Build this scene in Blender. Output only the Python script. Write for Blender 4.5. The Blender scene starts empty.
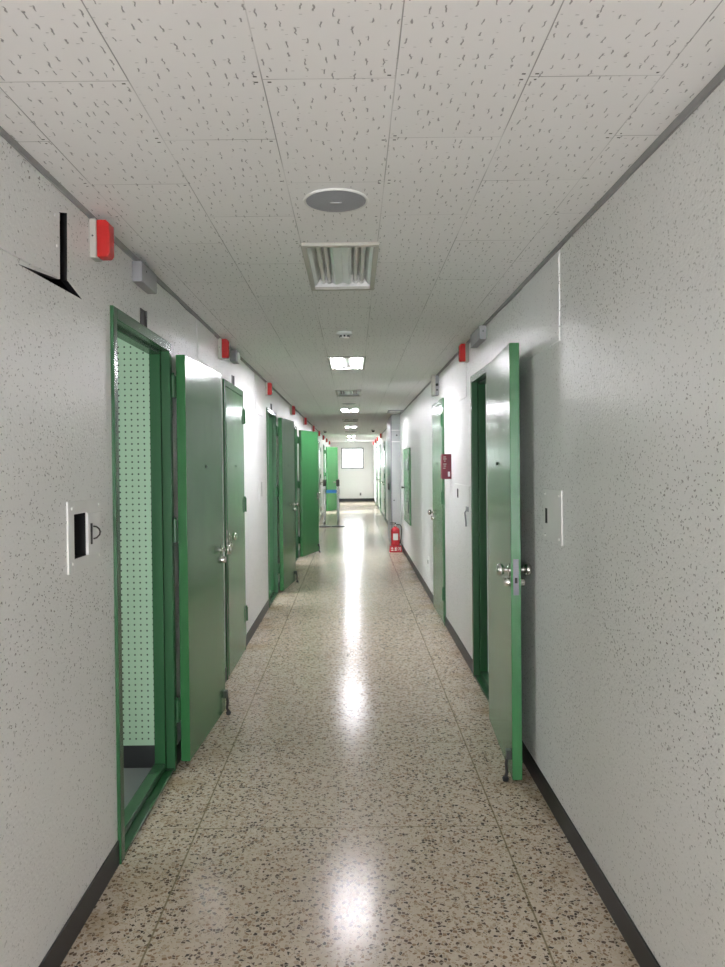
import bpy, bmesh, math, random
from mathutils import Vector, Matrix
random.seed(7)
PI = math.pi
sc = bpy.context.scene
C = sc.collection
XL, XR, HC = -0.8915, 0.832, 2.35          # corridor walls and ceiling height
Y0, Y1 = -4.5, 28.8                        # corridor ends
TH = 0.07                                  # wall thickness

# ------------------------------------------------------------------ materials
class NT:
    def __init__(s, name):
        s.m = bpy.data.materials.new(name); s.m.use_nodes = True
        s.t = s.m.node_tree; s.b = s.t.nodes['Principled BSDF']
    def n(s, kind, **kw):
        nd = s.t.nodes.new(kind)
        for k, v in kw.items(): setattr(nd, k, v)
        return nd
    def link(s, a, b): s.t.links.new(a, b)
    def put(s, sock, v):
        if hasattr(v, 'is_output'): s.link(v, sock)
        else: sock.default_value = v
    def math(s, op, a, b=0.0, c=0.0, clamp=False):
        nd = s.n('ShaderNodeMath', operation=op, use_clamp=clamp)
        s.put(nd.inputs[0], a); s.put(nd.inputs[1], b); s.put(nd.inputs[2], c)
        return nd.outputs[0]
    def pos(s): return s.n('ShaderNodeNewGeometry').outputs['Position']
    def obj(s): return s.n('ShaderNodeTexCoord').outputs['Object']
    def scale(s, v, sc3, off=(0, 0, 0)):
        nd = s.n('ShaderNodeMapping'); s.link(v, nd.inputs[0])
        nd.inputs['Scale'].default_value = sc3; nd.inputs['Location'].default_value = off
        return nd.outputs[0]
    def sep(s, v):
        nd = s.n('ShaderNodeSeparateXYZ'); s.link(v, nd.inputs[0]); return nd.outputs
    def noise(s, v, scale, detail=2, rough=.5):
        nd = s.n('ShaderNodeTexNoise'); s.link(v, nd.inputs['Vector'])
        nd.inputs['Scale'].default_value = scale; nd.inputs['Detail'].default_value = detail
        nd.inputs['Roughness'].default_value = rough
        return nd.outputs
    def vor(s, v, scale, feature='F1', rnd=1.0):
        nd = s.n('ShaderNodeTexVoronoi', feature=feature); s.link(v, nd.inputs['Vector'])
        nd.inputs['Scale'].default_value = scale; nd.inputs['Randomness'].default_value = rnd
        return nd.outputs
    def step(s, v, lo, hi):                 # 1 below lo, 0 above hi
        nd = s.n('ShaderNodeMapRange', interpolation_type='SMOOTHSTEP'); s.put(nd.inputs[0], v)
        nd.inputs[1].default_value = lo; nd.inputs[2].default_value = hi
        nd.inputs[3].default_value = 1.0; nd.inputs[4].default_value = 0.0
        return nd.outputs[0]
    def ramp(s, v, stops, interp='LINEAR'):
        nd = s.n('ShaderNodeValToRGB'); s.put(nd.inputs[0], v); cr = nd.color_ramp; cr.interpolation = interp
        while len(cr.elements) < len(stops): cr.elements.new(0.5)
        for e, (p, c) in zip(cr.elements, stops): e.position = p; e.color = (*c, 1)
        return nd.outputs[0]
    def mix(s, f, a, b, mode='MIX'):
        nd = s.n('ShaderNodeMix', data_type='RGBA', blend_type=mode)
        s.put(nd.inputs[0], f)
        for i, v in ((6, a), (7, b)):
            if hasattr(v, 'is_output'): s.link(v, nd.inputs[i])
            else: nd.inputs[i].default_value = (*v, 1)
        return nd.outputs[2]
    def bump(s, h, strength, dist):
        nd = s.n('ShaderNodeBump'); s.link(h, nd.inputs['Height'])
        nd.inputs['Strength'].default_value = strength; nd.inputs['Distance'].default_value = dist
        s.link(nd.outputs[0], s.b.inputs['Normal'])
    def set(s, color=None, rough=None, metal=None, spec=None, coat=None, coat_rough=None):
        b = s.b.inputs
        for k, v in (('Base Color', color), ('Roughness', rough), ('Metallic', metal), ('Specular IOR Level', spec), ('Coat Weight', coat), ('Coat Roughness', coat_rough)):
            if v is None: continue
            if hasattr(v, 'is_output'): s.link(v, b[k])
            elif k == 'Base Color': b[k].default_value = (*v, 1)
            else: b[k].default_value = v
        return s.m

def paint(name, col, rough=.4, var=.06, scale=6.0, metal=0.0, bump=.0, spec=.5):
    k = NT(name); p = k.obj()
    nz = k.noise(p, scale, 3)[0]
    d = tuple(c * (1 - var * 2) for c in col)
    k.set(k.mix(nz, d, tuple(min(1, c * (1 + var)) for c in col)), rough, metal, spec)
    if bump: k.bump(k.noise(p, 90, 2)[0], bump, .002)
    return k.m

def mat_wall(name, col):
    k = NT(name); p = k.pos()
    wob = k.noise(p, 60, 1)
    nd = k.n('ShaderNodeVectorMath', operation='MULTIPLY_ADD')
    k.link(wob[1], nd.inputs[0]); nd.inputs[1].default_value = (.022,) * 3; k.link(p, nd.inputs[2])
    v = k.vor(k.scale(nd.outputs[0], (1, 1.0, 1.5)), 66)
    pick = k.sep(v[1])
    mask = k.math('MULTIPLY', k.step(v[0], .16, .30), k.math('GREATER_THAN', pick[0], .38))
    dens = k.step(k.noise(p, 1.3, 2)[0], .72, .35)
    dens = k.math('ADD', .35, k.math('MULTIPLY', k.math('SUBTRACT', 1.0, dens), .65))
    mask = k.math('MULTIPLY', mask, dens)
    big = k.noise(p, .9, 3)[0]
    base = k.mix(big, tuple(c * .95 for c in col), col)
    k.set(k.mix(mask, base, (.20, .19, .17)), .32, 0, .5)
    k.bump(k.math('SUBTRACT', k.noise(p, 85, 3, .6)[0], k.math('MULTIPLY', mask, .5)), .6, .005)
    return k.m

def mat_ceiling():
    k = NT('ceiling tile'); p = k.pos(); xyz = k.sep(p)
    wob = k.math('MULTIPLY', k.math('SUBTRACT', k.noise(p, 75, 1)[0], .5), .011)
    def dashes(sx, sy, hx, hy, off, keep):
        cmb = k.n('ShaderNodeCombineXYZ')
        k.link(k.math('MULTIPLY_ADD', k.math('ADD', xyz[0], wob), sx, off), cmb.inputs[0])
        k.link(k.math('MULTIPLY_ADD', xyz[1], sy, off * 1.7), cmb.inputs[1])
        nd = k.n('ShaderNodeTexVoronoi', voronoi_dimensions='2D', feature='F1'); k.link(cmb.outputs[0], nd.inputs['Vector'])
        nd.inputs['Scale'].default_value = 1.0; nd.inputs['Randomness'].default_value = .75
        sub = k.n('ShaderNodeVectorMath', operation='SUBTRACT'); k.link(cmb.outputs[0], sub.inputs[0]); k.link(nd.outputs['Position'], sub.inputs[1])
        q = k.sep(sub.outputs[0])
        rnd = k.sep(nd.outputs['Color'])
        dx = k.math('DIVIDE', k.math('ABSOLUTE', q[0]), sx * hx)
        ly = k.math('MULTIPLY_ADD', rnd[1], .7, .6)
        dy = k.math('DIVIDE', k.math('DIVIDE', k.math('ABSOLUTE', q[1]), sy * hy), ly)
        return k.math('MULTIPLY', k.step(k.math('MAXIMUM', dx, dy), .7, 1.25), k.math('LESS_THAN', rnd[0], keep))
    pits = k.math('MAXIMUM', dashes(27, 17.5, .0015, .0098, 3.0, .96), k.math('MULTIPLY', dashes(30, 26, .0028, .0011, 31.0, .6), .55))
    # 300 x 600 boards laid in staggered columns
    X0 = -.195
    cx = k.math('DIVIDE', k.math('SUBTRACT', xyz[0], X0), .3)
    col = k.math('FLOOR', cx)
    fx = k.math('MULTIPLY', k.math('ABSOLUTE', k.math('SUBTRACT', cx, k.math('ROUND', cx))), .3)
    odd = k.math('ABSOLUTE', k.math('MODULO', col, 2.0))
    yy = k.math('DIVIDE', k.math('SUBTRACT', k.math('SUBTRACT', xyz[1], 1.645), k.math('MULTIPLY', odd, .3)), .6)
    fy = k.math('MULTIPLY', k.math('ABSOLUTE', k.math('SUBTRACT', yy, k.math('ROUND', yy))), .6)
    vis = k.step(k.noise(p, 2.2, 2)[0], .62, .38)
    lines = k.math('MAXIMUM', k.step(fx, .0008, .0019), k.math('MULTIPLY', k.step(fy, .0008, .0020), .9))
    lines = k.math('MULTIPLY', lines, k.math('MULTIPLY_ADD', vis, .75, .25))
    yh = k.math('DIVIDE', k.math('SUBTRACT', xyz[1], 1.645), .3)
    fh = k.math('MULTIPLY', k.math('ABSOLUTE', k.math('SUBTRACT', yh, k.math('ROUND', yh))), .3)
    nails = k.math('MULTIPLY', k.step(k.math('ABSOLUTE', k.math('SUBTRACT', fx, .015)), .0035, .005), k.step(k.math('ABSOLUTE', k.math('SUBTRACT', fh, .012)), .002, .0035))
    cell = k.n('ShaderNodeCombineXYZ'); k.link(col, cell.inputs[0]); k.link(k.math('FLOOR', yy), cell.inputs[1])
    wn = k.n('ShaderNodeTexWhiteNoise'); k.link(cell.outputs[0], wn.inputs[0])
    base = k.mix(wn.outputs[0], (.85, .845, .84), (.88, .875, .87))
    c1 = k.mix(k.math('MULTIPLY', pits, .7), base, (.20, .195, .19))
    c2 = k.mix(k.math('MULTIPLY', lines, .65), c1, (.14, .135, .13))
    c3 = k.mix(k.math('MULTIPLY', nails, k.math('GREATER_THAN', k.noise(p, 24, 1)[0], .52)), c2, (.10, .10, .10))
    k.set(c3, .55, 0, .35)
    k.bump(k.math('SUBTRACT', 1.0, k.math('MAXIMUM', pits, lines)), .5, .003)
    return k.m

def mat_floor():
    k = NT('terrazzo'); p = k.pos(); xyz = k.sep(p)
    wob = k.noise(p, 45, 2)
    nd = k.n('ShaderNodeVectorMath', operation='MULTIPLY_ADD')
    k.link(wob[1], nd.inputs[0]); nd.inputs[1].default_value = (.012,) * 3; k.link(p, nd.inputs[2])
    q = nd.outputs[0]
    v = k.vor(q, 82); e = k.vor(q, 82, 'DISTANCE_TO_EDGE')
    r = k.sep(v[1])
    chips = k.ramp(r[0], [(0, (.54, .455, .36)), (.36, (.42, .335, .245)), (.52, (.58, .50, .41)), (.64, (.27, .18, .115)), (.78, (.10, .068, .05)), (.90, (.46, .37, .27)), (.95, (.055, .042, .034))], 'CONSTANT')
    matrix = k.mix(k.noise(p, 30, 2)[0], (.50, .43, .34), (.60, .53, .44))
    chipm = k.math('SUBTRACT', 1.0, k.step(e[0], .05, .12))
    c = k.mix(chipm, matrix, chips)
    v2 = k.vor(k.scale(q, (1, 1, 1), (3.1, 1.7, 0)), 190)
    r2 = k.sep(v2[1])
    c = k.mix(k.math('MULTIPLY', k.math('GREATER_THAN', r2[0], .84), k.step(v2[0], .3, .45)), c, (.17, .12, .085))
    # dirt tracks along the walls, rusty patches
    ed = k.math('MINIMUM', k.math('SUBTRACT', xyz[0], XL), k.math('SUBTRACT', XR, xyz[0]))
    near = k.step(ed, .03, .30)
    st = k.math('MULTIPLY', k.math('MULTIPLY', near, k.math('SUBTRACT', 1.0, k.step(k.noise(p, 2.6, 3)[0], .45, .75))), .75)
    c = k.mix(st, c, (.30, .21, .10))
    # dividing strips
    lx = k.math('MINIMUM', k.math('ABSOLUTE', k.math('ADD', xyz[0], .650)), k.math('ABSOLUTE', k.math('SUBTRACT', xyz[0], .579)))
    ty = k.math('DIVIDE', k.math('SUBTRACT', xyz[1], 2.953), .888)
    ly = k.math('MULTIPLY', k.math('ABSOLUTE', k.math('SUBTRACT', ty, k.math('ROUND', ty))), .888)
    ln = k.math('MAXIMUM', k.step(lx, .0022, .0042), k.math('MULTIPLY', k.step(ly, .0010, .0034), .95))
    c = k.mix(k.math('MULTIPLY', ln, .8), c, (.16, .13, .07))
    rough = k.math('MULTIPLY_ADD', k.noise(p, 5, 3)[0], .07, .15)
    k.set(c, k.math('ADD', rough, k.math('MULTIPLY', near, .06)), 0, .17)
    k.bump(k.math('SUBTRACT', k.noise(p, 18, 2)[0], k.math('MULTIPLY', ln, .6)), .05, .0025)
    return k.m

def mat_green(name='green gloss paint', col=(.038, .165, .055), rough=.2):
    k = NT(name); p = k.obj()
    nz = k.noise(p, 2.3, 3)[0]
    k.set(k.mix(nz, tuple(c * .86 for c in col), tuple(c * 1.1 for c in col)), k.math('MULTIPLY_ADD', k.noise(p, 4, 2)[0], .12, rough - .05) if rough < .25 else rough, 0, .5)
    k.bump(k.noise(k.scale(p, (1, 1, .35)), 5, 2)[0], .10 if rough < .25 else 0.0, .01)
    return k.m

def mat_peg():
    k = NT('perforated board'); p = k.pos(); xyz = k.sep(p)
    def fr(v, per):
        q = k.math('DIVIDE', v, per)
        return k.math('MULTIPLY', k.math('SUBTRACT', q, k.math('ROUND', q)), per)
    hx = fr(k.math('ADD', xyz[0], xyz[1]), .0305); hz = fr(xyz[2], .0295)
    d = k.math('SQRT', k.math('ADD', k.math('MULTIPLY', hx, hx), k.math('MULTIPLY', hz, hz)))
    m = k.step(d, .0034, .0052)
    zone = k.math('MULTIPLY', k.math('GREATER_THAN', xyz[2], .125), k.math('LESS_THAN', xyz[2], 2.09))
    m = k.math('MULTIPLY', m, zone)
    skirt = k.math('LESS_THAN', xyz[2], .115)
    c = k.mix(m, k.mix(k.noise(p, 3, 2)[0], (.40, .58, .41), (.44, .62, .45)), (.02, .03, .02))
    c = k.mix(skirt, c, (.02, .021, .022))
    k.set(c, .5)
    return k.m

def mat_emit(name, col, strength):
    k = NT(name)
    k.set((.9, .9, .9), .4)
    k.b.inputs['Emission Color'].default_value = (*col, 1); k.b.inputs['Emission Strength'].default_value = strength
    return k.m

M = {
    'wall': mat_wall('speckled wall paint', (.78, .78, .765)),
    'endwall': paint('plain white wall', (.82, .82, .815), .5, .02, 1.5),
    'ceiling': mat_ceiling(), 'floor': mat_floor(),
    'green': mat_green(), 'greendark': mat_green('green frame paint', (.026, .102, .039), .26),
    'peg': mat_peg(),
    'base': paint('charcoal skirting paint', (.010, .010, .0125), .4, .2, 9),
    'strip': paint('grey sealing strip', (.31, .31, .305), .6, .15, 20),
    'steel': paint('brushed steel', (.60, .58, .54), .24, .06, 30, 1.0),
    'darksteel': paint('dark worn steel', (.035, .032, .03), .4, .2, 40, .25),
    'black': paint('black hole shade', (.008, .008, .010), .7, .1, 8),  # black colour stands in for the shade inside holes and slots
    'plate': paint('painted cover plate', (.78, .78, .76), .42, .04, 12, bump=.15),
    'groove': paint('dark gap', (.10, .10, .095), .8, .1),
    'red': paint('red translucent plastic', (.50, .020, .018), .25, .08, 25),
    'cream': paint('cream plastic', (.47, .46, .41), .4, .04, 20),
    'maroon': paint('maroon enamel', (.15, .008, .022), .5, .15, 30),
    'redmetal': paint('red extinguisher enamel', (.50, .02, .03), .22, .08, 12),
    'grey': paint('grey box paint', (.31, .315, .33), .45, .04, 20),
    'spk': paint('grey speaker grille', (.34, .355, .39), .55, .05, 120),
    'white': paint('white enamel', (.74, .74, .72), .35, .03, 10),
    'mirror': paint('aluminium reflector', (.86, .90, .87), .3, .03, 14, .25),
    'tubeoff': paint('unlit tube glass', (.72, .71, .66), .2, .03, 10),
    'tubeon': mat_emit('lit tube', (.955, .935, 1.0), 150.0),
    'reflon': paint('white reflector', (.85, .86, .84), .4, .02, 10),
    'cabgrey': paint('grey cabinet steel', (.45, .48, .47), .22, .05, 4),
    'cabdark': paint('dark grey cabinet side', (.16, .165, .19), .3, .06, 4),
    'blue': paint('blue webbing', (.03, .22, .60), .6, .08, 60),
    'chrome': paint('barrier steel', (.62, .62, .62), .2, .04, 20, 1.0),
    'rubber': paint('black rubber', (.02, .02, .02), .6, .1, 20),
    'paper': paint('white label', (.78, .78, .76), .5, .02, 20),
    'cellfloor': paint('grey cell floor', (.20, .21, .205), .5, .08, 7),
    'concrete': paint('cell plaster', (.62, .63, .61), .7, .06, 3),
    'greenglass': paint('dark window insert', (.02, .05, .035), .12, .1, 5),
}
def mat_glass():
    k = NT('window glass')
    k.set((1, 1, 1), .02, 0, .5); k.b.inputs['Transmission Weight'].default_value = 1.0; k.b.inputs['IOR'].default_value = 1.01
    return k.m
M['glass'] = mat_glass()

# ------------------------------------------------------------------ mesh helpers
class MB:
    def __init__(s): s.bm = bmesh.new()
    def box(s, x0, x1, y0, y1, z0, z1, mat=None):
        vs = [s.bm.verts.new((x, y, z)) for x in (x0, x1) for y in (y0, y1) for z in (z0, z1)]
        for f in ((0, 1, 3, 2), (4, 6, 7, 5), (0, 4, 5, 1), (2, 3, 7, 6), (0, 2, 6, 4), (1, 5, 7, 3)):
            s.bm.faces.new([vs[i] for i in f])
        if mat is not None:
            for v in vs: v.co = mat @ v.co
        return s
    def lathe(s, prof, p0, axis, seg=20):        # prof: [(r, t)] along axis from p0
        a = Vector(axis).normalized(); p0 = Vector(p0)
        u = a.orthogonal().normalized(); w = a.cross(u); rings = []
        for r, t in prof:
            c = p0 + a * t
            if r < 1e-6: rings.append([s.bm.verts.new(c)])
            else: rings.append([s.bm.verts.new(c + (u * math.cos(2 * PI * i / seg) + w * math.sin(2 * PI * i / seg)) * r) for i in range(seg)])
        for A, B in zip(rings, rings[1:]):
            for i in range(seg):
                j = (i + 1) % seg
                if len(A) == 1 and len(B) == 1: continue
                if len(A) == 1: s.bm.faces.new((A[0], B[j], B[i]))
                elif len(B) == 1: s.bm.faces.new((A[i], A[j], B[0]))
                else: s.bm.faces.new((A[i], A[j], B[j], B[i]))
        if len(rings[0]) > 1: s.bm.faces.new(rings[0])
        if len(rings[-1]) > 1: s.bm.faces.new(list(reversed(rings[-1])))
        return s
    def cyl(s, p0, p1, r, seg=16, r1=None):
        p0, p1 = Vector(p0), Vector(p1); d = p1 - p0
        return s.lathe([(r, 0), (r if r1 is None else r1, d.length)], p0, d, seg)
    def tube(s, pts, r, seg=10):
        pts = [Vector(p) for p in pts]; rings = []; u = None
        for i, p in enumerate(pts):
            t = ((pts[min(i + 1, len(pts) - 1)] - pts[max(i - 1, 0)])).normalized()
            u = t.orthogonal().normalized() if u is None else (u - t * u.dot(t)).normalized()
            w = t.cross(u)
            rings.append([s.bm.verts.new(p + (u * math.cos(2 * PI * k / seg) + w * math.sin(2 * PI * k / seg)) * r) for k in range(seg)])
        for A, B in zip(rings, rings[1:]):
            for i in range(seg):
                j = (i + 1) % seg; s.bm.faces.new((A[i], A[j], B[j], B[i]))
        s.bm.faces.new(rings[0]); s.bm.faces.new(list(reversed(rings[-1])))
        return s
    def prism(s, poly, axis, a0, a1):            # poly in the two other axes, extruded along axis
        def P(p, a):
            q = list(p); q.insert(axis, a); return q
        A = [s.bm.verts.new(P(p, a0)) for p in poly]; B = [s.bm.verts.new(P(p, a1)) for p in poly]
        s.bm.faces.new(A); s.bm.faces.new(list(reversed(B)))
        for i in range(len(poly)):
            j = (i + 1) % len(poly); s.bm.faces.new((A[i], B[i], B[j], A[j]))
        return s
    def build(s, name, mat, parent=None, bevel=0.0, smooth=True):
        bmesh.ops.recalc_face_normals(s.bm, faces=s.bm.faces)
        me = bpy.data.meshes.new(name); s.bm.to_mesh(me); s.bm.free()
        me.materials.append(M[mat])
        o = bpy.data.objects.new(name, me); C.objects.link(o)
        if parent is not None: o.parent = parent
        if smooth:
            for p in me.polygons: p.use_smooth = True
            me.set_sharp_from_angle(angle=math.radians(35))
        if bevel:
            b = o.modifiers.new('Bevel', 'BEVEL'); b.width = bevel; b.segments = 2; b.limit_method = 'ANGLE'
            b.angle_limit = math.radians(50); b.harden_normals = False
        return o

def tag(o, label=None, cat=None, group=None, kind=None):
    if label: o['label'] = label
    if cat: o['category'] = cat
    if group: o['group'] = group
    if kind: o['kind'] = kind
    return o
def root(name, loc, rz, label, cat, group=None, kind=None):
    o = bpy.data.objects.new(name, None); C.objects.link(o)
    o.location = loc; o.rotation_euler = (0, 0, rz); o.empty_display_size = .1
    return tag(o, label, cat, group, kind)
def on_left(y, z=0): return (XL, y, z), -PI / 2       # local x = towards camera, local y = out of the wall
def on_right(y, z=0): return (XR, y, z), PI / 2       # local x = away from camera
def copy_tree(r, loc, rz=None, label=None, group=None, cat=None):
    c = r.copy(); C.objects.link(c); c.location = loc
    if rz is not None: c.rotation_euler.z = rz
    if label: c['label'] = label
    if group: c['group'] = group
    for ch in list(r.children):
        d = ch.copy(); C.objects.link(d); d.parent = c
        for g in list(ch.children):
            e = g.copy(); C.objects.link(e); e.parent = d
    return c

# ------------------------------------------------------------------ door positions (frame near edge, width)
DW = .865
LEFT = [  # y0, opening angle (0 = shut), label
    (2.69, 177.0, 'green steel door nearest on the left wall, swung flat open beside perforated cell wall'),
    (5.00, 0, 'shut green door behind the nearest open left leaf, knob beside that leaf edge'),
    (7.53, 174.0, 'open green door with dark narrow doorway, before the bright green open leaf'),
    (10.66, 163.0, 'bright green open door leaf angled out before the barrier posts'),
    (13.30, 0, 'shut green door hidden just behind the bright green open leaf'),
    (16.00, 0, 'shut green door on the left wall level with the barrier posts'),
    (18.60, 0, 'shut left wall door just beyond the barrier posts, seen nearly edge on'),
    (26.62, 172.0, 'unseen green door on the left wall, added open to light the far end'),  # added open, out of view, so daylight reaches the end wall
    (21.84, 155.0, 'farthest open green door leaf, standing behind the blue barrier belt'),
]
RIGHT = [
    (4.15, 177.0, 'green steel door swung open towards camera on the right wall, lock plate on its edge', .90),
    (6.61, 0, 'shut green door on the right wall beside the maroon call box', .90),
    (18.75, 0, 'first shut door on the right wall beyond the grey steel cabinet', DW),
    (21.90, 0, 'middle of three shut doors on the right wall beyond the grey cabinet', DW),
    (25.00, 0, 'last shut door on the right wall, nearest the end window', DW),
]
DTOP = 2.08
HATCH_HOLE = [(1.954, 2.029), (2.415, 2.038), (2.291, 2.070), (2.298, 2.283), (2.228, 2.262), (2.221, 2.056)]
NICHE = (2.302, 2.415, 1.190, 1.333)

# ------------------------------------------------------------------ shell
def wall_with_holes(name, X, doors, holes, out, label, ywin=None):
    bm = bmesh.new()
    pts = [(Y0, 0)]
    for y0, w in sorted(doors):
        pts += [(y0, 0), (y0, DTOP), (y0 + w, DTOP), (y0 + w, 0)]
    pts += [(Y1, 0), (Y1, HC), (Y0, HC)]
    edges = []
    for loop in [pts] + holes:
        vs = [bm.verts.new((X, y, z)) for y, z in loop]
        edges += [bm.edges.new((vs[i], vs[(i + 1) % len(vs)])) for i in range(len(vs))]
    bmesh.ops.triangle_fill(bm, use_beauty=True, use_dissolve=False, edges=edges)
    for f in bm.faces:
        f.normal_update()
        if f.normal.x * out < 0: f.normal_flip()
    me = bpy.data.meshes.new(name); bm.to_mesh(me); bm.free(); me.materials.append(M['wall']); me.materials.append(M['black'])
    o = bpy.data.objects.new(name, me); C.objects.link(o)
    s = o.modifiers.new('Solidify', 'SOLIDIFY'); s.material_offset_rim = 1; s.thickness = .02; s.offset = -1  # rim coloured black: shade inside the holes put into the material
    return tag(o, label, 'wall', kind='structure')
wall_with_holes('wall_left', XL, [(d[0], DW) for d in LEFT], [HATCH_HOLE, [(NICHE[0], NICHE[2]), (NICHE[1], NICHE[2]), (NICHE[1], NICHE[3]), (NICHE[0], NICHE[3])]], 1, 'long speckled white corridor wall on the left')
wall_with_holes('wall_right', XR, [(d[0], d[3]) for d in RIGHT], [], -1, 'long speckled white corridor wall on the right')

WX0, WX1, WZ0, WZ1 = -.465, .426, 1.297, 2.126
def plane_with_holes(name, mat, outer, holes, to3, normal, thick, label, cat):
    bm = bmesh.new(); edges = []
    for loop in [outer] + holes:
        vs = [bm.verts.new(to3(p)) for p in loop]
        edges += [bm.edges.new((vs[i], vs[(i + 1) % len(vs)])) for i in range(len(vs))]
    bmesh.ops.triangle_fill(bm, use_beauty=True, use_dissolve=False, edges=edges)
    for f in bm.faces:
        f.normal_update()
        if f.normal.dot(Vector(normal)) < 0: f.normal_flip()
    me = bpy.data.meshes.new(name); bm.to_mesh(me); bm.free(); me.materials.append(M[mat])
    o = bpy.data.objects.new(name, me); C.objects.link(o)
    s = o.modifiers.new('Solidify', 'SOLIDIFY'); s.thickness = thick; s.offset = -1
    return tag(o, label, cat, kind='structure')
def rect(a0, a1, b0, b1): return [(a0, b0), (a1, b0), (a1, b1), (a0, b1)]
plane_with_holes('wall_end', 'endwall', rect(XL - TH, XR + TH, 0, HC), [rect(WX0, WX1, WZ0, WZ1)], lambda p: (p[0], Y1, p[1]), (0, -1, 0), .15, 'plain white wall closing the far end of the corridor', 'wall')
b = MB().box(XL - TH, XR + TH, Y0 - .1, Y0, 0, HC).build('wall_back', 'endwall'); tag(b, 'plain white wall closing the corridor behind the camera', 'wall', kind='structure')

LIGHTS = [(-2.7, 0), (0.06, 0), (2.853, 0), (5.85, 1), (8.48, 0), (11.3, 1), (13.95, 0), (16.55, 1), (19.2, 0), (22.3, 1), (25.2, 1)]  # the last one is set lit to brighten the far end
LX, LW, LL = -.042, .272, .70          # fixture opening
plane_with_holes('ceiling', 'ceiling', rect(XL - TH, XR + TH, Y0, Y1), [rect(LX - LW / 2, LX + LW / 2, y + .015, y + .015 + LL) for y, _ in LIGHTS], lambda p: (p[0], p[1], HC), (0, 0, -1), .012, 'pitted acoustic tile ceiling with staggered boards', 'ceiling')
f = MB().box(XL - .05, XR + .05, Y0 - .1, Y1, -.1, 0).build('floor', 'floor', smooth=False); tag(f, 'polished beige terrazzo corridor floor with brown chips', 'floor', kind='structure')

def baseboard(name, X, s, doors, label):
    mb = MB(); y = Y0
    for y0, w in sorted(doors) + [(Y1, 0)]:
        a, bb = (X, X + s * .006)
        mb.box(min(a, bb), max(a, bb), y, y0, 0, .094); y = y0 + w
    tag(mb.build(name, 'base', bevel=.002), label, 'baseboard', kind='structure')
baseboard('baseboard_left', XL, 1, [(d[0], DW) for d in LEFT], 'charcoal baseboard along the left wall')
baseboard('baseboard_right', XR, -1, [(d[0], d[3]) for d in RIGHT], 'charcoal baseboard along the right wall')
tag(MB().box(XL, XR, Y1 - .008, Y1, 0, .12).build('baseboard_end', 'base'), 'black baseboard under the far window wall', 'baseboard', kind='structure')
def strip(name, X, s, label):
    bm = bmesh.new(); prev = None; y = Y0; rng = random.Random(name)
    while y < Y1 + .2:
        yy = min(y, Y1); zt = HC; zb = HC - .021 + rng.uniform(-.005, .004); dx = .007
        ring = [bm.verts.new((X, yy, zt)), bm.verts.new((X + s * dx, yy, zt)), bm.verts.new((X + s * dx, yy, zb)), bm.verts.new((X, yy, zb))]
        if prev:
            for i in range(4):
                j = (i + 1) % 4; bm.faces.new((prev[i], prev[j], ring[j], ring[i]))
        else: bm.faces.new(ring)
        prev = ring; y += .17 + rng.random() * .2
    bm.faces.new(prev)
    mb = MB(); mb.bm.free(); mb.bm = bm
    tag(mb.build(name, 'strip', smooth=False), label, 'trim', kind='structure')
strip('trim_1', XL, 1, 'grey uneven sealing strip where left wall meets ceiling')
strip('trim_2', XR, -1, 'grey uneven sealing strip where right wall meets ceiling')

# window at the far end
w = root('window_1', (-.02, Y1, WZ0), 0, 'small bright window high in the far end wall', 'window', kind='structure')
cx, hw, hh = -.02, (WX1 - WX0) / 2, WZ1 - WZ0
mb = MB()
for a in ((-hw, -hw + .035, 0, hh), (hw - .035, hw, 0, hh), (-hw, hw, 0, .035), (-hw, hw, hh - .035, hh)):
    mb.box(a[0], a[1], -.012, .07, a[2], a[3])
fr = mb.build('window_frame', 'grey', w, .002)
for i in (-1, 1):
    mb = MB(); c0, c1 = (-hw + .035, .012) if i < 0 else (-.012, hw - .035); yo = .02 if i < 0 else .042
    for a in ((c0, c0 + .024, .035, hh - .035), (c1 - .024, c1, .035, hh - .035), (c0, c1, .035, .06), (c0, c1, hh - .06, hh - .035), (c0, c1, hh / 2 - .008, hh / 2 + .008)):
        mb.box(a[0], a[1], yo, yo + .018, a[2], a[3])
    sh = mb.build('sash', 'white', w)
    MB().box(c0 + .02, c1 - .02, yo + .007, yo + .011, .055, hh - .055).build('pane', 'glass', sh)

# cells behind the open doors
def cell(X, s, y0, y1, depth, wallmat, name_floor='floor_cell'):
    xa = X; xb = X + s * depth
    a, bb = min(xa, xb), max(xa, xb); t = .06
    mb = MB()
    mb.box(a, bb, y0 - t, y0, 0, HC); mb.box(a, bb, y1, y1 + t, 0, HC)
    if s < 0: mb.box(a - t, a, y0 - t, y1 + t, 0, HC)
    else: mb.box(bb, bb + t, y0 - t, y1 + t, 0, HC)
    mb.box(a - t, bb + (0 if s < 0 else t), y0 - t, y1 + t, HC, HC + .05)
    return mb, MB().box(a, bb, y0, y1, -.05, .004)
def add_cell(X, s, y0, y1, mat, lab):
    w, fl = cell(X, s, y0, y1, 2.2, mat)
    if mat == 'peg':
        tag(MB().box(X - 2.2, X, y1 - .008, y1 - .0005, .004, HC - .002).build('wall_perforated', 'peg', smooth=False), 'pale green perforated board with black skirting seen through the nearest left doorway', 'wall', kind='structure')
        mat = 'concrete'; lab = 'plain plaster walls behind the nearest left doorway,'
    tag(w.build('wall_cell', mat, smooth=False), lab + ' cell walls', 'wall', kind='structure')
    tag(fl.build('floor_cell', 'cellfloor', smooth=False), lab + ' cell floor', 'floor', kind='structure')
add_cell(XL - TH, -1, 1.5, 3.556, 'peg', 'pale green perforated board behind the nearest left doorway,')
add_cell(XL - TH, -1, 6.3, 8.42, 'concrete', 'dim green room behind the third left doorway,')
add_cell(XL - TH, -1, 9.4, 11.55, 'concrete', 'dim green room behind the bright green leaf,')
add_cell(XL - TH, -1, 20.6, 22.73, 'concrete', 'dim green room behind the farthest open leaf,')
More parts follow.
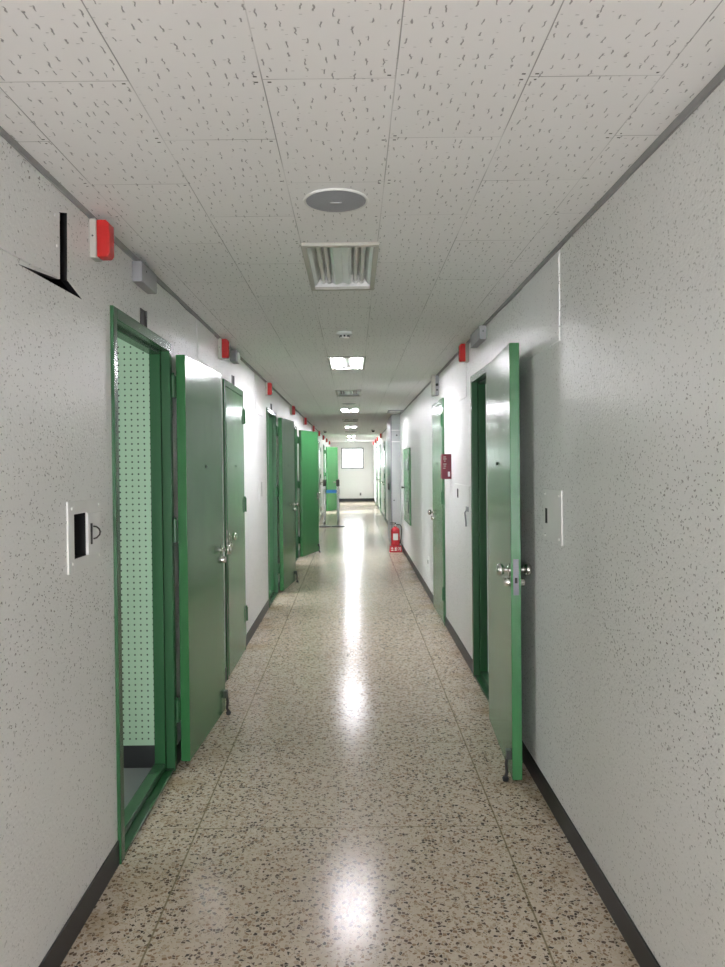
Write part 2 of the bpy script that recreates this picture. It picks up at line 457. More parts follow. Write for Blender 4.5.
add_cell(XL - TH, -1, 25.4, 27.5, 'concrete', 'unseen room added behind the last left doorway to light the far end,')  # unseen room, added as a daylight source for the corridor end
add_cell(XR + TH, 1, 4.12, 6.2, 'concrete', 'dim green room behind the right doorway,')

# ------------------------------------------------------------------ doors
PINX, PINY = .012, .020
HINGE_Z = (.285, 1.165, 1.87)
def make_door(n, loc, rz, W, angle, label):
    r = root('door_%d' % n, loc, rz, label, 'door', kind='structure')
    h = W / 2; FW = .045; T = DTOP
    mb = MB()
    for s in (-1, 1):
        a, bb = sorted((s * h, s * (h - FW))); mb.box(a, bb, -.03, .013, 0, T)
        a, bb = sorted((s * h, s * (h - FW - .016))); mb.box(a, bb, -TH - .012, -.03, 0, T)
    mb.box(-h + FW, h - FW, -.03, .013, T - FW, T); mb.box(-h + FW + .016, h - FW - .016, -TH - .012, -.03, T - FW - .016, T)
    mb.build('door_frame', 'greendark', r, .0025)
    mb = MB(); mb.box(-h + FW + .016, h - FW - .016, -TH - .012, -.03, 0, .048); mb.box(-h + FW, h - FW, -.03, .010, 0, .018)
    mb.build('threshold', 'greendark', r, .003)
    # the leaf, hinged on the local -x side
    lw = W - 2 * FW; x0 = FW - PINX
    y0, y1 = -.0295 - PINY, .018 - PINY - .002
    z0, z1 = .022, T - FW - .005
    lf = MB().box(x0 + .002, x0 + lw - .002, y0, y1, z0, z1).build('leaf', 'green', r, .003)
    lf.location = (-h + PINX, PINY, 0); lf.rotation_euler = (0, 0, math.radians(angle))
    for hz in HINGE_Z:
        mb = MB(); hh = .055
        mb.cyl((0, 0, hz - hh), (0, 0, hz + hh), .011, 14); mb.box(.004, x0 + .05, y1 - .002, y1 + .004, hz - hh, hz + hh)
        mb.cyl((0, 0, hz + hh), (0, 0, hz + hh + .012), .006, 10)
        mb.build('hinge', 'greendark', lf)
    xk = x0 + lw - .055; zk = .985
    for s, yf in ((1, y1), (-1, y0)):
        MB().lathe([(.0, 0), (.029, 0), (.029, .003), (.013, .006), (.010, .010), (.010, .022), (.016, .0235), (.023, .0275), (.0275, .034), (.029, .041), (.0275, .0475), (.023, .0535), (.016, .0575), (.008, .0598), (0, .0605)], (xk, yf, zk), (0, s, 0), 22).build('knob', 'steel', lf)
        MB().lathe([(0, 0), (.021, 0), (.021, .018), (.017, .024), (0, .024)], (xk, yf, zk - .058), (0, s, 0), 18).build('lock_cylinder', 'steel', lf)
    mb = MB().box(x0 + lw - .003, x0 + lw - .0005, (y0 + y1) / 2 - .012, (y0 + y1) / 2 + .012, zk - .11, zk + .055)
    lp = mb.build('lock_plate', 'cabdark', lf, .001)
    MB().box(x0 + lw - .002, x0 + lw + .0012, (y0 + y1) / 2 - .006, (y0 + y1) / 2 + .006, zk - .055, zk - .03).build('latch_slot', 'black', lp)
    for s, yf in ((1, y1), (-1, y0)):
        MB().lathe([(0, 0), (.009, 0), (.009, .003), (.005, .005), (0, .0055)], (x0 + lw * .5, yf, 1.478), (0, s, 0), 14).build('peephole', 'darksteel', lf)
    if angle:
        # flip-down door stop on the face turned to the corridor
        xs = x0 + lw - .045
        mb = MB().box(xs - .018, xs + .018, y0 - .022, y0, z0 + .085, z0 + .125)
        mb.tube([(xs, y0 - .014, z0 + .11), (xs + .002, y0 - .022, z0 + .06), (xs, y0 - .018, z0 + .02), (xs + .004, y0 - .026, z0 - .004)], .008, 8)
        ds = mb.build('door_stop', 'darksteel', lf)
        MB().lathe([(.012, 0), (.016, .014), (.010, .022)], (xs + .004, y0 - .026, .002), (0, 0, 1), 12).build('rubber_foot', 'rubber', ds)
    else:
        MB().box(h - FW - .002, h - FW + .03, .012, .0145, zk - .10, zk + .05).build('strike_plate', 'steel', r)
    return r
n = 0
for y0, ang, lab in LEFT:
    n += 1; loc, rz = on_left(y0 + DW / 2); make_door(n, loc, rz, DW, ang, lab)
for y0, ang, lab, W in RIGHT:
    n += 1; loc, rz = on_right(y0 + W / 2); make_door(n, loc, rz, W, ang, lab)

# ------------------------------------------------------------------ ceiling fixtures
def make_light(y, on, label):
    r = root('ceiling_light', (LX, y, HC), 0, label, 'ceiling light', 'ceiling lights down the corridor')
    w, l = LW / 2, LL; o = .018
    mb = MB()
    mb.box(-w - o, w + o, -.004, .026, -.013, .0); mb.box(-w - o, w + o, l + .004, l + .034, -.013, .0)
    mb.box(-w - o, -w + .004, .026, l + .004, -.013, .0); mb.box(w - .004, w + o, .026, l + .004, -.013, .0)
    mb.build('frame', 'cream', r, .003)
    D = .062
    mb = MB(); mb.box(-w - .004, w + .004, .011, l + .019, D, D + .004)
    for s in (-1, 1): a, b = sorted((s * w, s * (w + .004))); mb.box(a, b, .011, l + .019, 0, D)
    mb.box(-w - .004, w + .004, .009, .015, 0, D); mb.box(-w - .004, w + .004, l + .015, l + .021, 0, D)
    mb.build('housing', 'reflon', r, smooth=False)
    refl = 'reflon' if on else 'mirror'
    MB().prism([(-.040, D - .001), (.040, D - .001), (.044, .014), (.030, .003), (.004, .016), (-.030, .002), (-.044, .012)], 1, .03, l - .02).build('centre_reflector', refl, r, smooth=False)
    for s in (-1, 1):
        poly = [(s * (w - .002), .002), (s * (w - .016), .012), (s * (w - .040), D - .001), (s * (w - .002), D - .001)]
        MB().prism(poly, 1, .03, l - .01).build('side_reflector', refl, r, smooth=False)
        for k in (0, 1):
            x = s * (.063 + .030 * k)
            zt = .004 if on else .026
            tb = MB().cyl((x, .05, zt), (x, l - .03, zt), .0105, 10).build('tube', 'tubeon' if on else 'tubeoff', r)
            for ya, yb in ((.02, .05), (l - .03, l + .006)):
                MB().cyl((x, ya, zt), (x, yb, zt), .013, 10).build('tube_holder', 'paper', tb)
    return r
LL_LAB = {-2.7: 'unlit ceiling light behind the camera', 0.06: 'unlit ceiling light directly above the camera',
  2.853: 'nearest ceiling light, unlit with open reflector and bare tubes, just past the round speaker',
  5.85: 'nearest lit ceiling light, just past the smoke detector', 8.48: 'unlit ceiling light between the two nearest lit ones',
  11.3: 'second lit ceiling light, beyond the small second speaker', 13.95: 'unlit ceiling light between the second and third lit ones', 16.55: 'third lit ceiling light along the corridor',
  19.2: 'unlit ceiling light between the third and fourth lit ones', 22.3: 'fourth lit ceiling light, last but one before the window', 25.2: 'last ceiling light, set lit to brighten the far end wall'}
proto = {}
for y, on in LIGHTS:
    if on in proto: copy_tree(proto[on], (LX, y, HC), label=LL_LAB[y])
    else: proto[on] = make_light(y, on, LL_LAB[y])

def make_speaker(x, y, label):
    r = root('ceiling_speaker', (x, y, HC), 0, label, 'speaker', 'round ceiling speakers')
    MB().lathe([(.104, 0), (.107, .003), (.104, .007), (.099, .006), (.099, .0)], (0, 0, 0), (0, 0, -1), 48).build('rim', 'white', r)
    g = MB().lathe([(.0985, .001), (.0975, .006), (.06, .0085), (0, .0095)], (0, 0, 0), (0, 0, -1), 48).build('grille', 'spk', r)
    MB().box(-.018, .018, -.004, .004, -.0115, -.009).build('badge', 'grey', g)
    return r
s1 = make_speaker(-.047, 2.395, 'large grey round ceiling speaker before the nearest unlit light')
copy_tree(s1, (-.052, 10.40, HC), label='far round speaker just before the second lit ceiling light')
r = root('smoke_detector', (-.047, 4.79, HC), 0, 'white smoke detector before the nearest lit ceiling light', 'smoke detector')
MB().lathe([(.052, 0), (.052, .012), (.046, .018), (.036, .020)], (0, 0, 0), (0, 0, -1), 32).build('mounting_base', 'white', r)
MB().lathe([(.034, .016), (.030, .034), (.024, .040), (0, .042)], (0, 0, 0), (0, 0, -1), 28).build('sensor_head', 'white', r)
mb = MB()
for k in range(8):
    a = k * PI / 4; m = Matrix.Rotation(a, 4, 'Z'); mb.box(.0295, .0345, -.006, .006, -.033, -.022, m)
mb.build('vent_slots', 'black', r)
r = root('ceiling_vent', (.70, 11.75, HC), 0, 'small slotted vent in the ceiling beside the right wall cabinet', 'vent')
mb = MB(); mb.box(-.12, .12, 0, .03, -.014, 0); mb.box(-.12, .12, .47, .50, -.014, 0); mb.box(-.12, -.09, .03, .47, -.014, 0); mb.box(.09, .12, .03, .47, -.014, 0); mb.build('frame', 'grey', r, .002)
mb = MB()
for k in range(9):
    y = .06 + k * .047; mb.prism([(y, -.010), (y + .03, -.002), (y + .03, -.0005), (y, -.008)], 0, -.09, .09)
mb.build('louvre', 'white', r, smooth=False)
def far_dome(x, y, lab):
    r = root('ceiling_camera', (x, y, HC), 0, lab, 'camera', 'small dark dome cameras')
    MB().lathe([(.055, 0), (.055, .02), (.045, .026)], (0, 0, 0), (0, 0, -1), 24).build('mount', 'white', r)
    MB().lathe([(.042, .024), (.036, .048), (.02, .062), (0, .066)], (0, 0, 0), (0, 0, -1), 24).build('dome', 'rubber', r)
far_dome(-.70, 18.6, 'small dark dome on the ceiling above the left lamps, far down the corridor')
far_dome(.52, 18.4, 'small dark dome on the ceiling by the right lamps, far down the corridor')

# ------------------------------------------------------------------ wall lamps, boxes
def make_lamp(pl, label):
    (loc, rz) = pl
    r = root('warning_lamp', loc, rz, label, 'lamp', 'red warning lamps above the doors')
    mb = MB(); mb.box(-.03, .03, 0, .024, 0, .134); mb.build('lamp_base', 'cream', r, .004)
    poly = [(.024, .004), (.060, .004), (.068, .016), (.068, .118), (.055, .131), (.024, .131)]
    l = MB().prism(poly, 0, -.027, .027).build('lens', 'red', r, .004)
    s = MB().lathe([(0, 0), (.0035, 0), (.003, .002), (0, .002)], (.03, .012, .075), (1, 0, 0), 10).build('screw', 'darksteel', r)
    return r
lamp_y = [(2.49, 'red warning lamp beside the nearest left doorway, next to the hatch hole'), (4.855, 'red warning lamp above the nearest open left leaf'),
  (7.45, 'red warning lamp above the third left doorway'), (10.45, 'red warning lamp above the bright green open leaf'),
  (13.1, 'red warning lamp fifth along the left wall'), (15.8, 'red warning lamp sixth along the left wall'), (18.4, 'red warning lamp seventh along the left wall'),
  (21.2, 'red warning lamp above the farthest open green leaf'), (23.7, 'red warning lamp ninth along the left wall'), (26.5, 'last red warning lamp on the left wall, nearest the window')]
lp = None
for y, lab in lamp_y:
    loc, rz = on_left(y + .028, 2.197)
    if lp is None: lp = make_lamp((loc, rz), lab)
    else: copy_tree(lp, loc, rz, lab)
rl = None
for y, lab in [(5.17, 'red warning lamp on the right wall above the open right door'), (20.4, 'red warning lamp on the far right wall, first beyond the grey cabinet'),
               (23.2, 'red warning lamp on the far right wall, second beyond the grey cabinet'), (25.2, 'red warning lamp on the far right wall, third beyond the grey cabinet'), (27.5, 'red warning lamp on the right wall in the far end corner')]:
    loc, rz = on_right(y + .028, 2.200)
    copy_tree(lp, loc, rz + 0, lab)
# on the right wall the screw would face away; those lamps keep it on the far side

def junction(pl, w, d, h, lab):
    loc, rz = pl
    r = root('junction_box', loc, rz, lab, 'box', 'grey boxes under the ceiling')
    MB().box(-w / 2, w / 2, 0, d, 0, h).build('box_cover', 'grey', r, .003)
    return r
j = junction(on_left(3.08, 2.236), .225, .042, .084, 'plain grey box under the ceiling above the nearest left doorway')
MB().lathe([(0, 0), (.004, 0), (.004, .001), (0, .001)], (.105, .02, .055), (1, 0, 0), 10).build('screw_hole', 'black', j)
MB().lathe([(0, 0), (.004, 0), (.004, .001), (0, .001)], (.05, .042, .055), (0, 1, 0), 10).build('screw_hole', 'black', j)
j = junction(on_left(5.40, 2.245), .16, .045, .08, 'small grey box beside the second red lamp on the left wall')
MB().lathe([(0, 0), (.04, 0), (.04, .006), (.030, .012), (0, .013)], (-.02, .045, .04), (0, 1, 0), 24).build('clear_cover', 'paper', j)
j = junction(on_right(4.66, 2.245), .34, .045, .085, 'grey box under the ceiling above the open right door')
MB().lathe([(0, 0), (.004, 0), (.004, .001), (0, .001)], (-.17, .022, .05), (-1, 0, 0), 10).build('screw_hole', 'black', j)

def bracket(y, z, lab, pl=on_left):
    loc, rz = pl(y, z); r = root('name_bracket', loc, rz, lab, 'bracket', 'dark brackets above the doors')
    mb = MB(); mb.box(-.036, .036, 0, .004, .002, .072); mb.box(-.036, -.030, .004, .010, .002, .072); mb.build('bracket_plate', 'darksteel', r)
bracket(3.11, DTOP, 'dark metal bracket over the nearest left door frame')
bracket(5.42, DTOP, 'dark metal bracket over the second left door frame')
bracket(7.95, DTOP, 'dark metal bracket over the third left door frame')

# hatch boards above door height (thin painted covers with visible outline)
def hatch(pl, w, z0, z1, lab, y):
    loc, rz = pl(y, z0)
    r = root('hatch_cover', loc, rz, lab, 'cover', 'painted hatch covers above the doors')
    MB().box(-w / 2, w / 2, -.001, .005, 0, z1 - z0).build('cover_board', 'wall', r, .0015)
    for s in (-1, 1):
        MB().lathe([(0, 0), (.005, 0), (.004, .0025), (0, .003)], (s * (w / 2 - .03), .005, .03), (0, 1, 0), 10).build('screw', 'plate', r)
    return r
hatch(on_right, .62, 1.968, 2.326, 'painted hatch cover above the open right leaf', 2.907 + .31)
hatch(on_right, .62, 1.962, 2.326, 'painted hatch cover behind the right red lamp', 5.28 + .31)
hatch(on_left, .52, 2.10, 2.326, 'painted hatch cover over the nearest open left leaf', 4.19 + .26)
hatch(on_left, .62, 1.962, 2.326, 'painted hatch cover before the third left doorway', 6.66 + .31)
# the broken hatch near the camera: cover board with a black gap at its far side
loc, rz = on_left(2.10, 2.05)
r = root('hatch_cover', loc, rz, 'loose hatch cover with a black gap, beside the nearest red lamp', 'cover', 'painted hatch covers above the doors')
mb = MB(); mb.prism([(.30, -.012), (.30, .24), (-.126, .208), (-.121, .006)], 1, -.012, .006)
mb.build('cover_board', 'wall', r, .0015)
for q in ((-.10, .10), (.05, .03), (-.09, .19)):
    MB().lathe([(0, 0), (.006, 0), (.005, .003), (0, .004)], (q[0], .006 if q[0] > -.12 and q[1] > 0 else 0, q[1]), (0, 1, 0), 10).build('screw', 'plate', r)
mb = MB(); mb.box(-.34, .17, -.16, -.155, -.05, .26); mb.box(-.34, -.335, -.155, -.021, -.05, .26); mb.box(.165, .17, -.155, -.021, -.05, .26); mb.box(-.335, .165, -.155, -.021, -.05, -.045); mb.box(-.335, .165, -.155, -.021, .255, .26)
mb.build('dark_recess', 'black', r, smooth=False)  # black lining stands in for darkness behind the hatch

# small wall hatches
def small_panel(pl, y0, y1, z0, z1, slot, lab):
    loc, rz = pl((y0 + y1) / 2, z0); w = (y1 - y0); h = z1 - z0
    r = root('wall_panel', loc, rz, lab, 'panel', 'small screwed wall panels')
    MB().box(-w / 2, w / 2, 0, .005, 0, h).build('panel_plate', 'plate', r, .0015)
    for sx in (-1, 1):
        for sz in (.022, h - .022):
            MB().lathe([(0, 0), (.006, 0), (.005, .003), (0, .0035)], (sx * (w / 2 - .03), .005, sz), (0, 1, 0), 10).build('screw', 'paper', r)
    if slot:
        MB().box(slot[0], slot[1], .004, .0058, slot[2], slot[3]).build('slot', 'black', r)
    return r
small_panel(on_right, 2.891, 3.165, 1.150, 1.370, (.072, .104, .072, .136), 'screwed white wall panel with slot, beside the open right leaf')
p = small_panel(on_right, 5.17, 5.93, 1.175, 1.318, (.17, .24, .035, .105), 'screwed white wall panel with slot below the maroon call box')
r = small_panel(on_left, 6.85, 7.2, 1.14, 1.36, (-.03, -.008, .04, .18), 'screwed white wall panel before the third left doorway')
y0, y1, z0, z1 = 2.255, 2.545, 1.148, 1.374
loc, rz = on_left((y0 + y1) / 2, z0)
r = root('wall_panel', loc, rz, 'white wall panel with its little flap open on a black recess', 'panel', 'small screwed wall panels')
cy = (y0 + y1) / 2; a0, a1 = cy - NICHE[1], cy - NICHE[0]        # hole in local x (local x runs towards camera)
h0, h1 = NICHE[2] - z0, NICHE[3] - z0; w = (y1 - y0) / 2; h = z1 - z0
mb = MB(); mb.box(a1, w, 0, .006, 0, h); mb.box(-w, a0, 0, .006, 0, h); mb.box(a0, a1, 0, .006, 0, h0); mb.box(a0, a1, 0, .006, h1, h)
mb.build('panel_plate', 'plate', r, .001)
mb = MB(); mb.box(a0 - .004, a1 + .004, -.09, -.086, h0 - .004, h1 + .004); mb.box(a0 - .004, a0, -.086, -.001, h0, h1); mb.box(a1, a1 + .004, -.086, -.001, h0, h1); mb.box(a0, a1, -.086, -.001, h0 - .004, h0); mb.box(a0, a1, -.086, -.001, h1, h1 + .004)
mb.build('dark_recess', 'black', r, smooth=False)  # shade of the niche put into its black colour
# flap lying just proud of the plate, its top edge casting a wedge of shade
fl = MB().box(-.10, .005, 0, .004, h0 + .001, h1 - .004).build('flap', 'plate', r, .001); fl.location = (a0, .0075, 0); fl.rotation_euler = (0, 0, math.radians(-3.5))
mb = MB().box(-.022, -.012, .004, .007, h0 + .035, h0 + .105)
mb.build('latch_strap', 'darksteel', fl)
mb = MB().tube([(-.030, .006, h0 + .052), (-.036, .014, h0 + .054), (-.048, .020, h0 + .064), (-.050, .021, h0 + .074), (-.046, .019, h0 + .084), (-.036, .014, h0 + .092), (-.030, .006, h0 + .094)], .0028, 8)
mb.build('pull_ring', 'darksteel', fl)
for q in ((w - .03, h - .022), (w - .03, .03), (-w + .02, h - .022), (-w + .02, .03)):
    MB().lathe([(0, 0), (.006, 0), (.005, .003), (0, .0035)], (q[0], .006, q[1]), (0, 1, 0), 10).build('screw', 'paper', r)
# key hook under the right panel
loc, rz = on_right(5.30, 1.02); r = root('wall_key_hook', loc, rz, 'small grey key hook under the right wall panel', 'hook')
mb = MB().box(-.05, .05, 0, .006, .11, .145); mb.tube([(0, .006, .12), (0, .02, .10), (0, .012, .03), (0, .012, 0)], .006, 8); mb.build('hook_strap', 'grey', r)

# maroon call box, cream emergency light, outlets
loc, rz = on_right(6.20, 1.348)
r = root('call_box', loc, rz, 'maroon box jutting from the right wall beside the shut green door', 'call box')
MB().box(-.05, .05, -.003, .078, 0, .212).build('box_body', 'maroon', r, .004)
MB().box(-.0525, -.05, .012, .030, .022, .062).build('white_label', 'paper', r)
mb = MB()
for k, (a, b2, z) in enumerate(((.045, .068, .185), (.04, .07, .168), (.05, .062, .15), (.042, .07, .125), (.046, .066, .108), (.05, .07, .09))):
    mb.box(-.0515, -.05, a, b2, z, z + .005)
mb.build('printed_lines', 'cream', r)
mb = MB().box(-.02, .02, 0, .004, .222, .24); mb.build('fixing_tab', 'plate', r)
loc, rz = on_right(7.02, 2.135)
r = root('emergency_light', loc, rz, 'cream emergency light box above the shut right green door', 'emergency light')
MB().box(-.05, .05, 0, .034, 0, .19).build('light_body', 'grey', r, .004)
MB().box(-.055, .055, .034, .068, -.004, .192).build('front_cover', 'cream', r, .008)
MB().lathe([(0, 0), (.014, 0), (.014, .006), (.010, .012), (0, .013)], (-.05, .02, .10), (-1, 0, 0), 16).build('indicator', 'rubber', r)
MB().lathe([(0, 0), (.008, 0), (.008, .004), (0, .005)], (-.05, .02, .05), (-1, 0, 0), 12).build('test_button', 'rubber', r)
def outlet(loc, rz, lab, mat='paper'):
    r = root('wall_outlet', loc, rz, lab, 'outlet')
    MB().box(-.036, .036, 0, .008, 0, .115).build('outlet_plate', mat, r, .003)
    MB().lathe([(0, 0), (.022, 0), (.022, .003), (.018, .0035), (0, .0035)], (0, .008, .058), (0, 1, 0), 20).build('socket', 'rubber', r)
loc, rz = on_right(8.07, .33); outlet(loc, rz, 'white outlet low on the right wall beyond the shut green door')
outlet((.285, Y1, .23), PI, 'small outlet low on the far end wall', 'grey')
loc, rz = on_right(7.90, .0)

# green wall cabinet
CY0, CY1, CZ0, CZ1 = 10.46, 11.68, .585, 1.712
loc, rz = on_right((CY0 + CY1) / 2, CZ0)
r = root('wall_cabinet', loc, rz, 'long green wall cabinet with dark windows past the shut right door', 'cabinet')
w, h = (CY1 - CY0) / 2, CZ1 - CZ0
MB().box(-w + .02, w - .02, -.02, .012, .02, h - .02).build('cabinet_body', 'greendark', r)
mb = MB(); mb.box(-w, -w + .07, 0, .022, 0, h); mb.box(w - .07, w, 0, .022, 0, h); mb.box(-w + .07, w - .07, 0, .022, 0, .07); mb.box(-w + .07, w - .07, 0, .022, h - .07, h)
mb.build('cabinet_frame', 'green', r, .003)
d = MB().box(-w + .075, w - .075, .012, .026, .075, h - .075).build('cabinet_door', 'green', r, .003)
for z in (.17, .80): MB().box(-w + .17, w - .25, .026, .036, z, z + .16).build('window_insert', 'greenglass', d, .001)
MB().lathe([(0, 0), (.012, 0), (.012, .02), (.02, .03), (.018, .04), (0, .043)], (w - .14, .026, .52), (0, 1, 0), 14).build('pull_knob', 'darksteel', d)

# grey floor-to-ceiling steel cabinet
r = root('steel_cabinet', (XR, 13.43, 0), PI / 2, 'tall grey steel cabinet behind the fire extinguisher', 'cabinet')
MB().box(-.68, .68, 0, .150, 0, HC - .004).build('carcass', 'cabgrey', r, .004)
mb = MB(); dl = []
for a, b2 in ((-.675, -.005), (.005, .675)):
    d = MB().box(a, b2, .150, .166, .06, HC - .03).build('cabinet_door', 'cabdark', r, .003)
    MB().box((b2 - .06) if a < 0 else a + .045, (b2 - .045) if a < 0 else a + .06, .166, .19, 1.0, 1.12).build('handle', 'darksteel', d, .003)
mb = MB(); mb.box(-.684, -.68, .0, .15, 1.86, 1.875); mb.box(-.684, -.68, 0, .15, 2.06, 2.075); mb.build('painted_reflection', 'white', r)  # white bars stand in for ceiling lights reflected in the steel
MB().lathe([(0, 0), (.011, 0), (.011, .012), (0, .014)], (-.68, .118, .84), (-1, 0, 0), 12).build('side_knob', 'darksteel', r)
MB().lathe([(0, 0), (.014, 0), (.010, .003), (0, .003)], (-.68, .06, 1.98), (-1, 0, 0), 12).build('cable_hole', 'black', r)

# ------------------------------------------------------------------ fire extinguisher on its stand
EX, EY = .70, 12.22
st = root('extinguisher_stand', (EX, EY, 0), 0, 'red box stand on the floor under the fire extinguisher', 'stand')
MB().prism([(-.105, 0), (.105, 0), (.098, .112), (-.098, .112)], 1, -.09, .10).build('stand_box', 'redmetal', st, .006)
# white lettering on the front of the stand (three Korean syllables for fire extinguisher)
mb = MB()
def bar(x0, x1, z0, z1): mb.box(x0, x1, -.0925, -.0898, z0, z1)
def slant(xa, za, xb, zb, t=.0032):
    dx, dz = xb - xa, zb - za; L = math.hypot(dx, dz); nx, nz = -dz / L * t, dx / L * t
    mb.prism([(xa + nx, za + nz), (xb + nx, zb + nz), (xb - nx, zb - nz), (xa - nx, za - nz)], 1, -.0925, -.0898)
def ring(cx, cz, ro, ri, seg=16):
    for i in range(seg):
        a, b2 = 2 * PI * i / seg, 2 * PI * (i + 1) / seg
        mb.prism([(cx + ro * math.cos(a), cz + ro * math.sin(a)), (cx + ro * math.cos(b2), cz + ro * math.sin(b2)), (cx + ri * math.cos(b2), cz + ri * math.sin(b2)), (cx + ri * math.cos(a), cz + ri * math.sin(a))], 1, -.0925, -.0898)
x = -.060                                           # so
slant(x, .083, x - .018, .056); slant(x, .083, x + .018, .056); bar(x - .003, x + .003, .036, .055); bar(x - .023, x + .023, .030, .036)
x = .0                                              # hwa
bar(x - .012, x, .081, .086); bar(x - .020, x + .008, .071, .076); ring(x - .006, .058, .011, .006); bar(x - .009, x - .003, .036, .046); bar(x - .022, x + .010, .030, .036); bar(x + .014, x + .019, .026, .088); bar(x + .019, x + .027, .055, .060)
x = .060                                            # gi
bar(x - .020, x + .006, .074, .080); bar(x, x + .006, .058, .076); slant(x + .003, .060, x - .016, .034); bar(x + .015, x + .021, .026, .088)
mb.build('lettering', 'paper', st, smooth=False)
ex = root('fire_extinguisher', (EX, EY, .113), 0, 'red fire extinguisher with black hose standing on its red box', 'fire extinguisher')
bd = MB().lathe([(.0, 0), (.066, 0), (.072, .01), (.073, .02), (.073, .235), (.069, .262), (.052, .286), (.030, .300), (.022, .306), (.022, .318), (0, .318)], (0, 0, 0), (0, 0, 1), 32).build('cylinder', 'redmetal', ex)
# curved paper label on the cylinder
mb = MB(); sg = 10
for i in range(sg):
    a, b2 = math.radians(-125 + 70 * i / sg), math.radians(-125 + 70 * (i + 1) / sg)
    q = [(.0738 * math.cos(t), .0738 * math.sin(t)) for t in (a, b2)]; q2 = [(.0728 * math.cos(t), .0728 * math.sin(t)) for t in (b2, a)]
    mb.prism(q + q2, 2, .09, .20)
mb.build('paper_label', 'paper', bd)
mb = MB().cyl((0, 0, .318), (0, 0, .352), .019, 16); mb.cyl((0, 0, .338), (.045, 0, .345), .010, 10); mb.build('valve', 'darksteel', ex)
mb = MB().box(-.085, .012, -.010, .010, .372, .380); mb.box(-.09, .012, -.009, .009, .350, .357); mb.box(-.004, .014, -.011, .011, .350, .378); mb.build('squeeze_handle', 'rubber', ex, .002)
MB().lathe([(0, 0), (.017, 0), (.017, .010), (.014, .012), (0, .012)], (0, -.018, .334), (0, -1, 0), 16).build('pressure_gauge', 'paper', ex)
MB().tube([(.045, 0, .345), (.080, .0, .340), (.100, .0, .315), (.106, -.005, .26), (.104, -.01, .20), (.098, -.01, .13), (.090, -.008, .075)], .0095, 10).build('hose', 'rubber', ex)
MB().cyl((.090, -.008, .085), (.084, -.008, .025), .012, 12, .017).build('nozzle', 'rubber', ex)

# ------------------------------------------------------------------ barrier posts
def post(x, y, lab):
    r = root('barrier_post', (x, y, 0), 0, lab, 'barrier', 'steel barrier posts')
    MB().lathe([(0, 0), (.155, 0), (.158, .010), (.15, .020), (.06, .034), (.03, .045), (0, .045)], (0, 0, 0), (0, 0, 1), 40).build('base', 'darksteel', r)
    MB().cyl((0, 0, .04), (0, 0, 1.02), .029, 20).build('pole', 'chrome', r)
    MB().lathe([(.036, 0), (.042, .01), (.042, .14), (.034, .155), (0, .157)], (0, 0, .96), (0, 0, 1), 24).build('head', 'darksteel', r)
    mb = MB().cyl((-.02, 0, 1.06), (-.085, 0, 1.055), .010, 10); mb.lathe([(0, 0), (.018, .004), (.018, .012), (0, .016)], (-.085, 0, 1.055), (-1, 0, 0), 12); mb.build('hook', 'steel', r)
    MB().cyl((0, 0, .77), (0, 0, .90), .040, 20).build('collar', 'chrome', r)
    return r
p1 = post(-.683, 17.25, 'steel barrier post standing closer to the left wall')
p2 = copy_tree(p1, (-.365, 17.25, 0), label='steel barrier post standing further out in the corridor')
bl = root('barrier_belt', (-.524, 17.25, .80), 0, 'blue belt stretched between the two steel barrier posts', 'belt')
MB().box(-.117, .117, -.002, .002, 0, .075).build('webbing', 'blue', bl)
for s in (-1, 1): MB().box(*sorted((s * .116, s * .1180)), -.008, .008, -.004, .079).build('end_clip', 'rubber', bl)

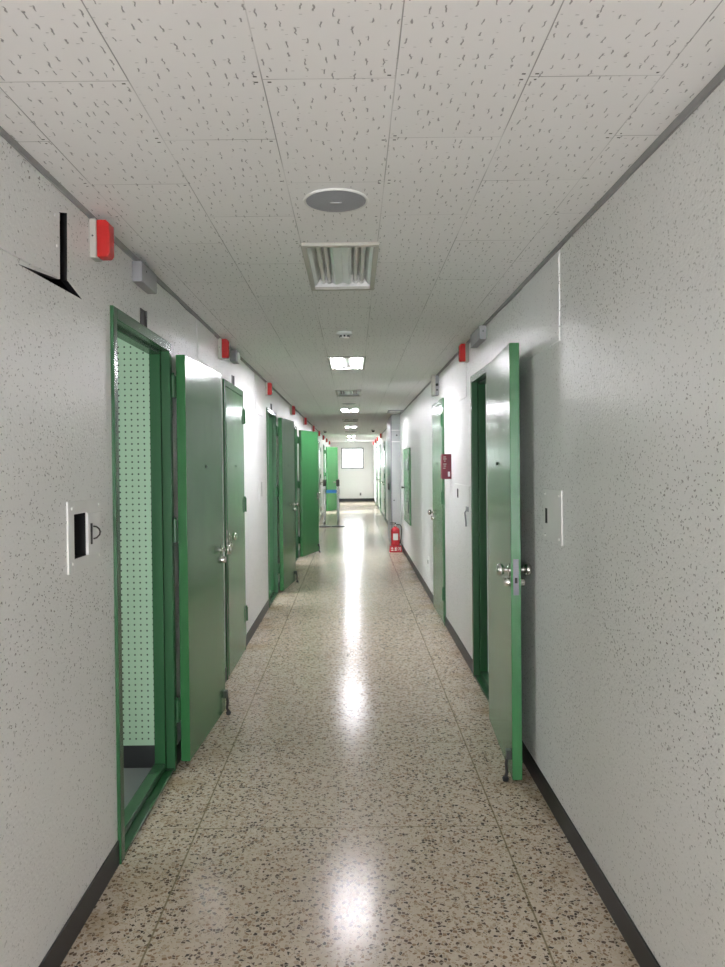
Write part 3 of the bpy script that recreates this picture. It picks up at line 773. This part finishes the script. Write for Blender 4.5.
# ------------------------------------------------------------------ light
wd = bpy.data.worlds.new('daylight'); sc.world = wd; wd.use_nodes = True
nt = wd.node_tree; bg = nt.nodes['Background']
bg.inputs[0].default_value = (.93, .97, 1.0, 1); bg.inputs[1].default_value = 22.0
pl = bpy.data.lights.new('window portal', 'AREA'); pl.shape = 'RECTANGLE'; pl.size = WX1 - WX0; pl.size_y = WZ1 - WZ0; pl.cycles.is_portal = True
po = bpy.data.objects.new('window_portal', pl); C.objects.link(po); po.location = (-.02, Y1 + .16, (WZ0 + WZ1) / 2); po.rotation_euler = (-PI / 2, 0, 0)
def added_daylight(x, y, rz, e, col):  # adds an unseen daylight panel; no window is built there
    l = bpy.data.lights.new('added daylight panel', 'AREA'); l.shape = 'RECTANGLE'; l.size = .9; l.size_y = 1.0; l.energy = e; l.color = col
    o = bpy.data.objects.new('added_daylight_panel', l); C.objects.link(o); o.location = (x, y, 1.55)
    o.rotation_euler = (PI / 2, 0, rz)
    return o
XC = XL - TH - 2.17
for y, e in ((2.5, 19), (7.4, 60), (10.5, 70), (21.6, 500), (26.7, 650)):  # daylight assumed in the left cells to lift the corridor's brightness
    added_daylight(XC, y, -PI / 2, e, (.93, .97, 1.0))
bw = added_daylight(-.03, Y0 + .02, 0, 172, (.92, .935, 1.0)); bw.name = 'added_light_behind'; bw.data.size = 1.5; bw.data.size_y = 2.0; bw.location.z = 1.08  # unseen panel added behind the camera to brighten ceiling and near walls
added_daylight(XR + TH + 2.17, 5.2, PI / 2, 8, (.93, .97, 1.0))

# ------------------------------------------------------------------ camera
f_px, roll, pitch = 727.0, .0105, .013
fw = Vector((0, math.cos(pitch), -math.sin(pitch))); up = Vector((0, math.sin(pitch), math.cos(pitch))); rt = Vector((1, 0, 0))
c, s = math.cos(roll), math.sin(roll)
rt2 = rt * c - up * s; up2 = rt * s + up * c
cam = bpy.data.cameras.new('camera'); cam.sensor_width = 36; cam.sensor_fit = 'AUTO'; cam.lens = f_px / 967 * 36
cam.shift_x = .00972; cam.shift_y = -.01039; cam.clip_end = 100; cam.clip_start = .02
ob = bpy.data.objects.new('camera', cam); C.objects.link(ob)
m = Matrix((rt2, up2, -fw)).transposed().to_4x4(); m.translation = (0, 0, 1.484); ob.matrix_world = m
sc.camera = ob
sc.view_settings.view_transform = 'Standard'; sc.view_settings.look = 'None'; sc.view_settings.gamma = 1.0
sc.view_settings.exposure = 0.46; sc.view_settings.use_curve_mapping = False
sc.cycles.max_bounces = 14; sc.cycles.diffuse_bounces = 8; sc.cycles.glossy_bounces = 5
sc.cycles.sample_clamp_indirect = 6.0
sc.cycles.caustics_reflective = False; sc.cycles.caustics_refractive = False
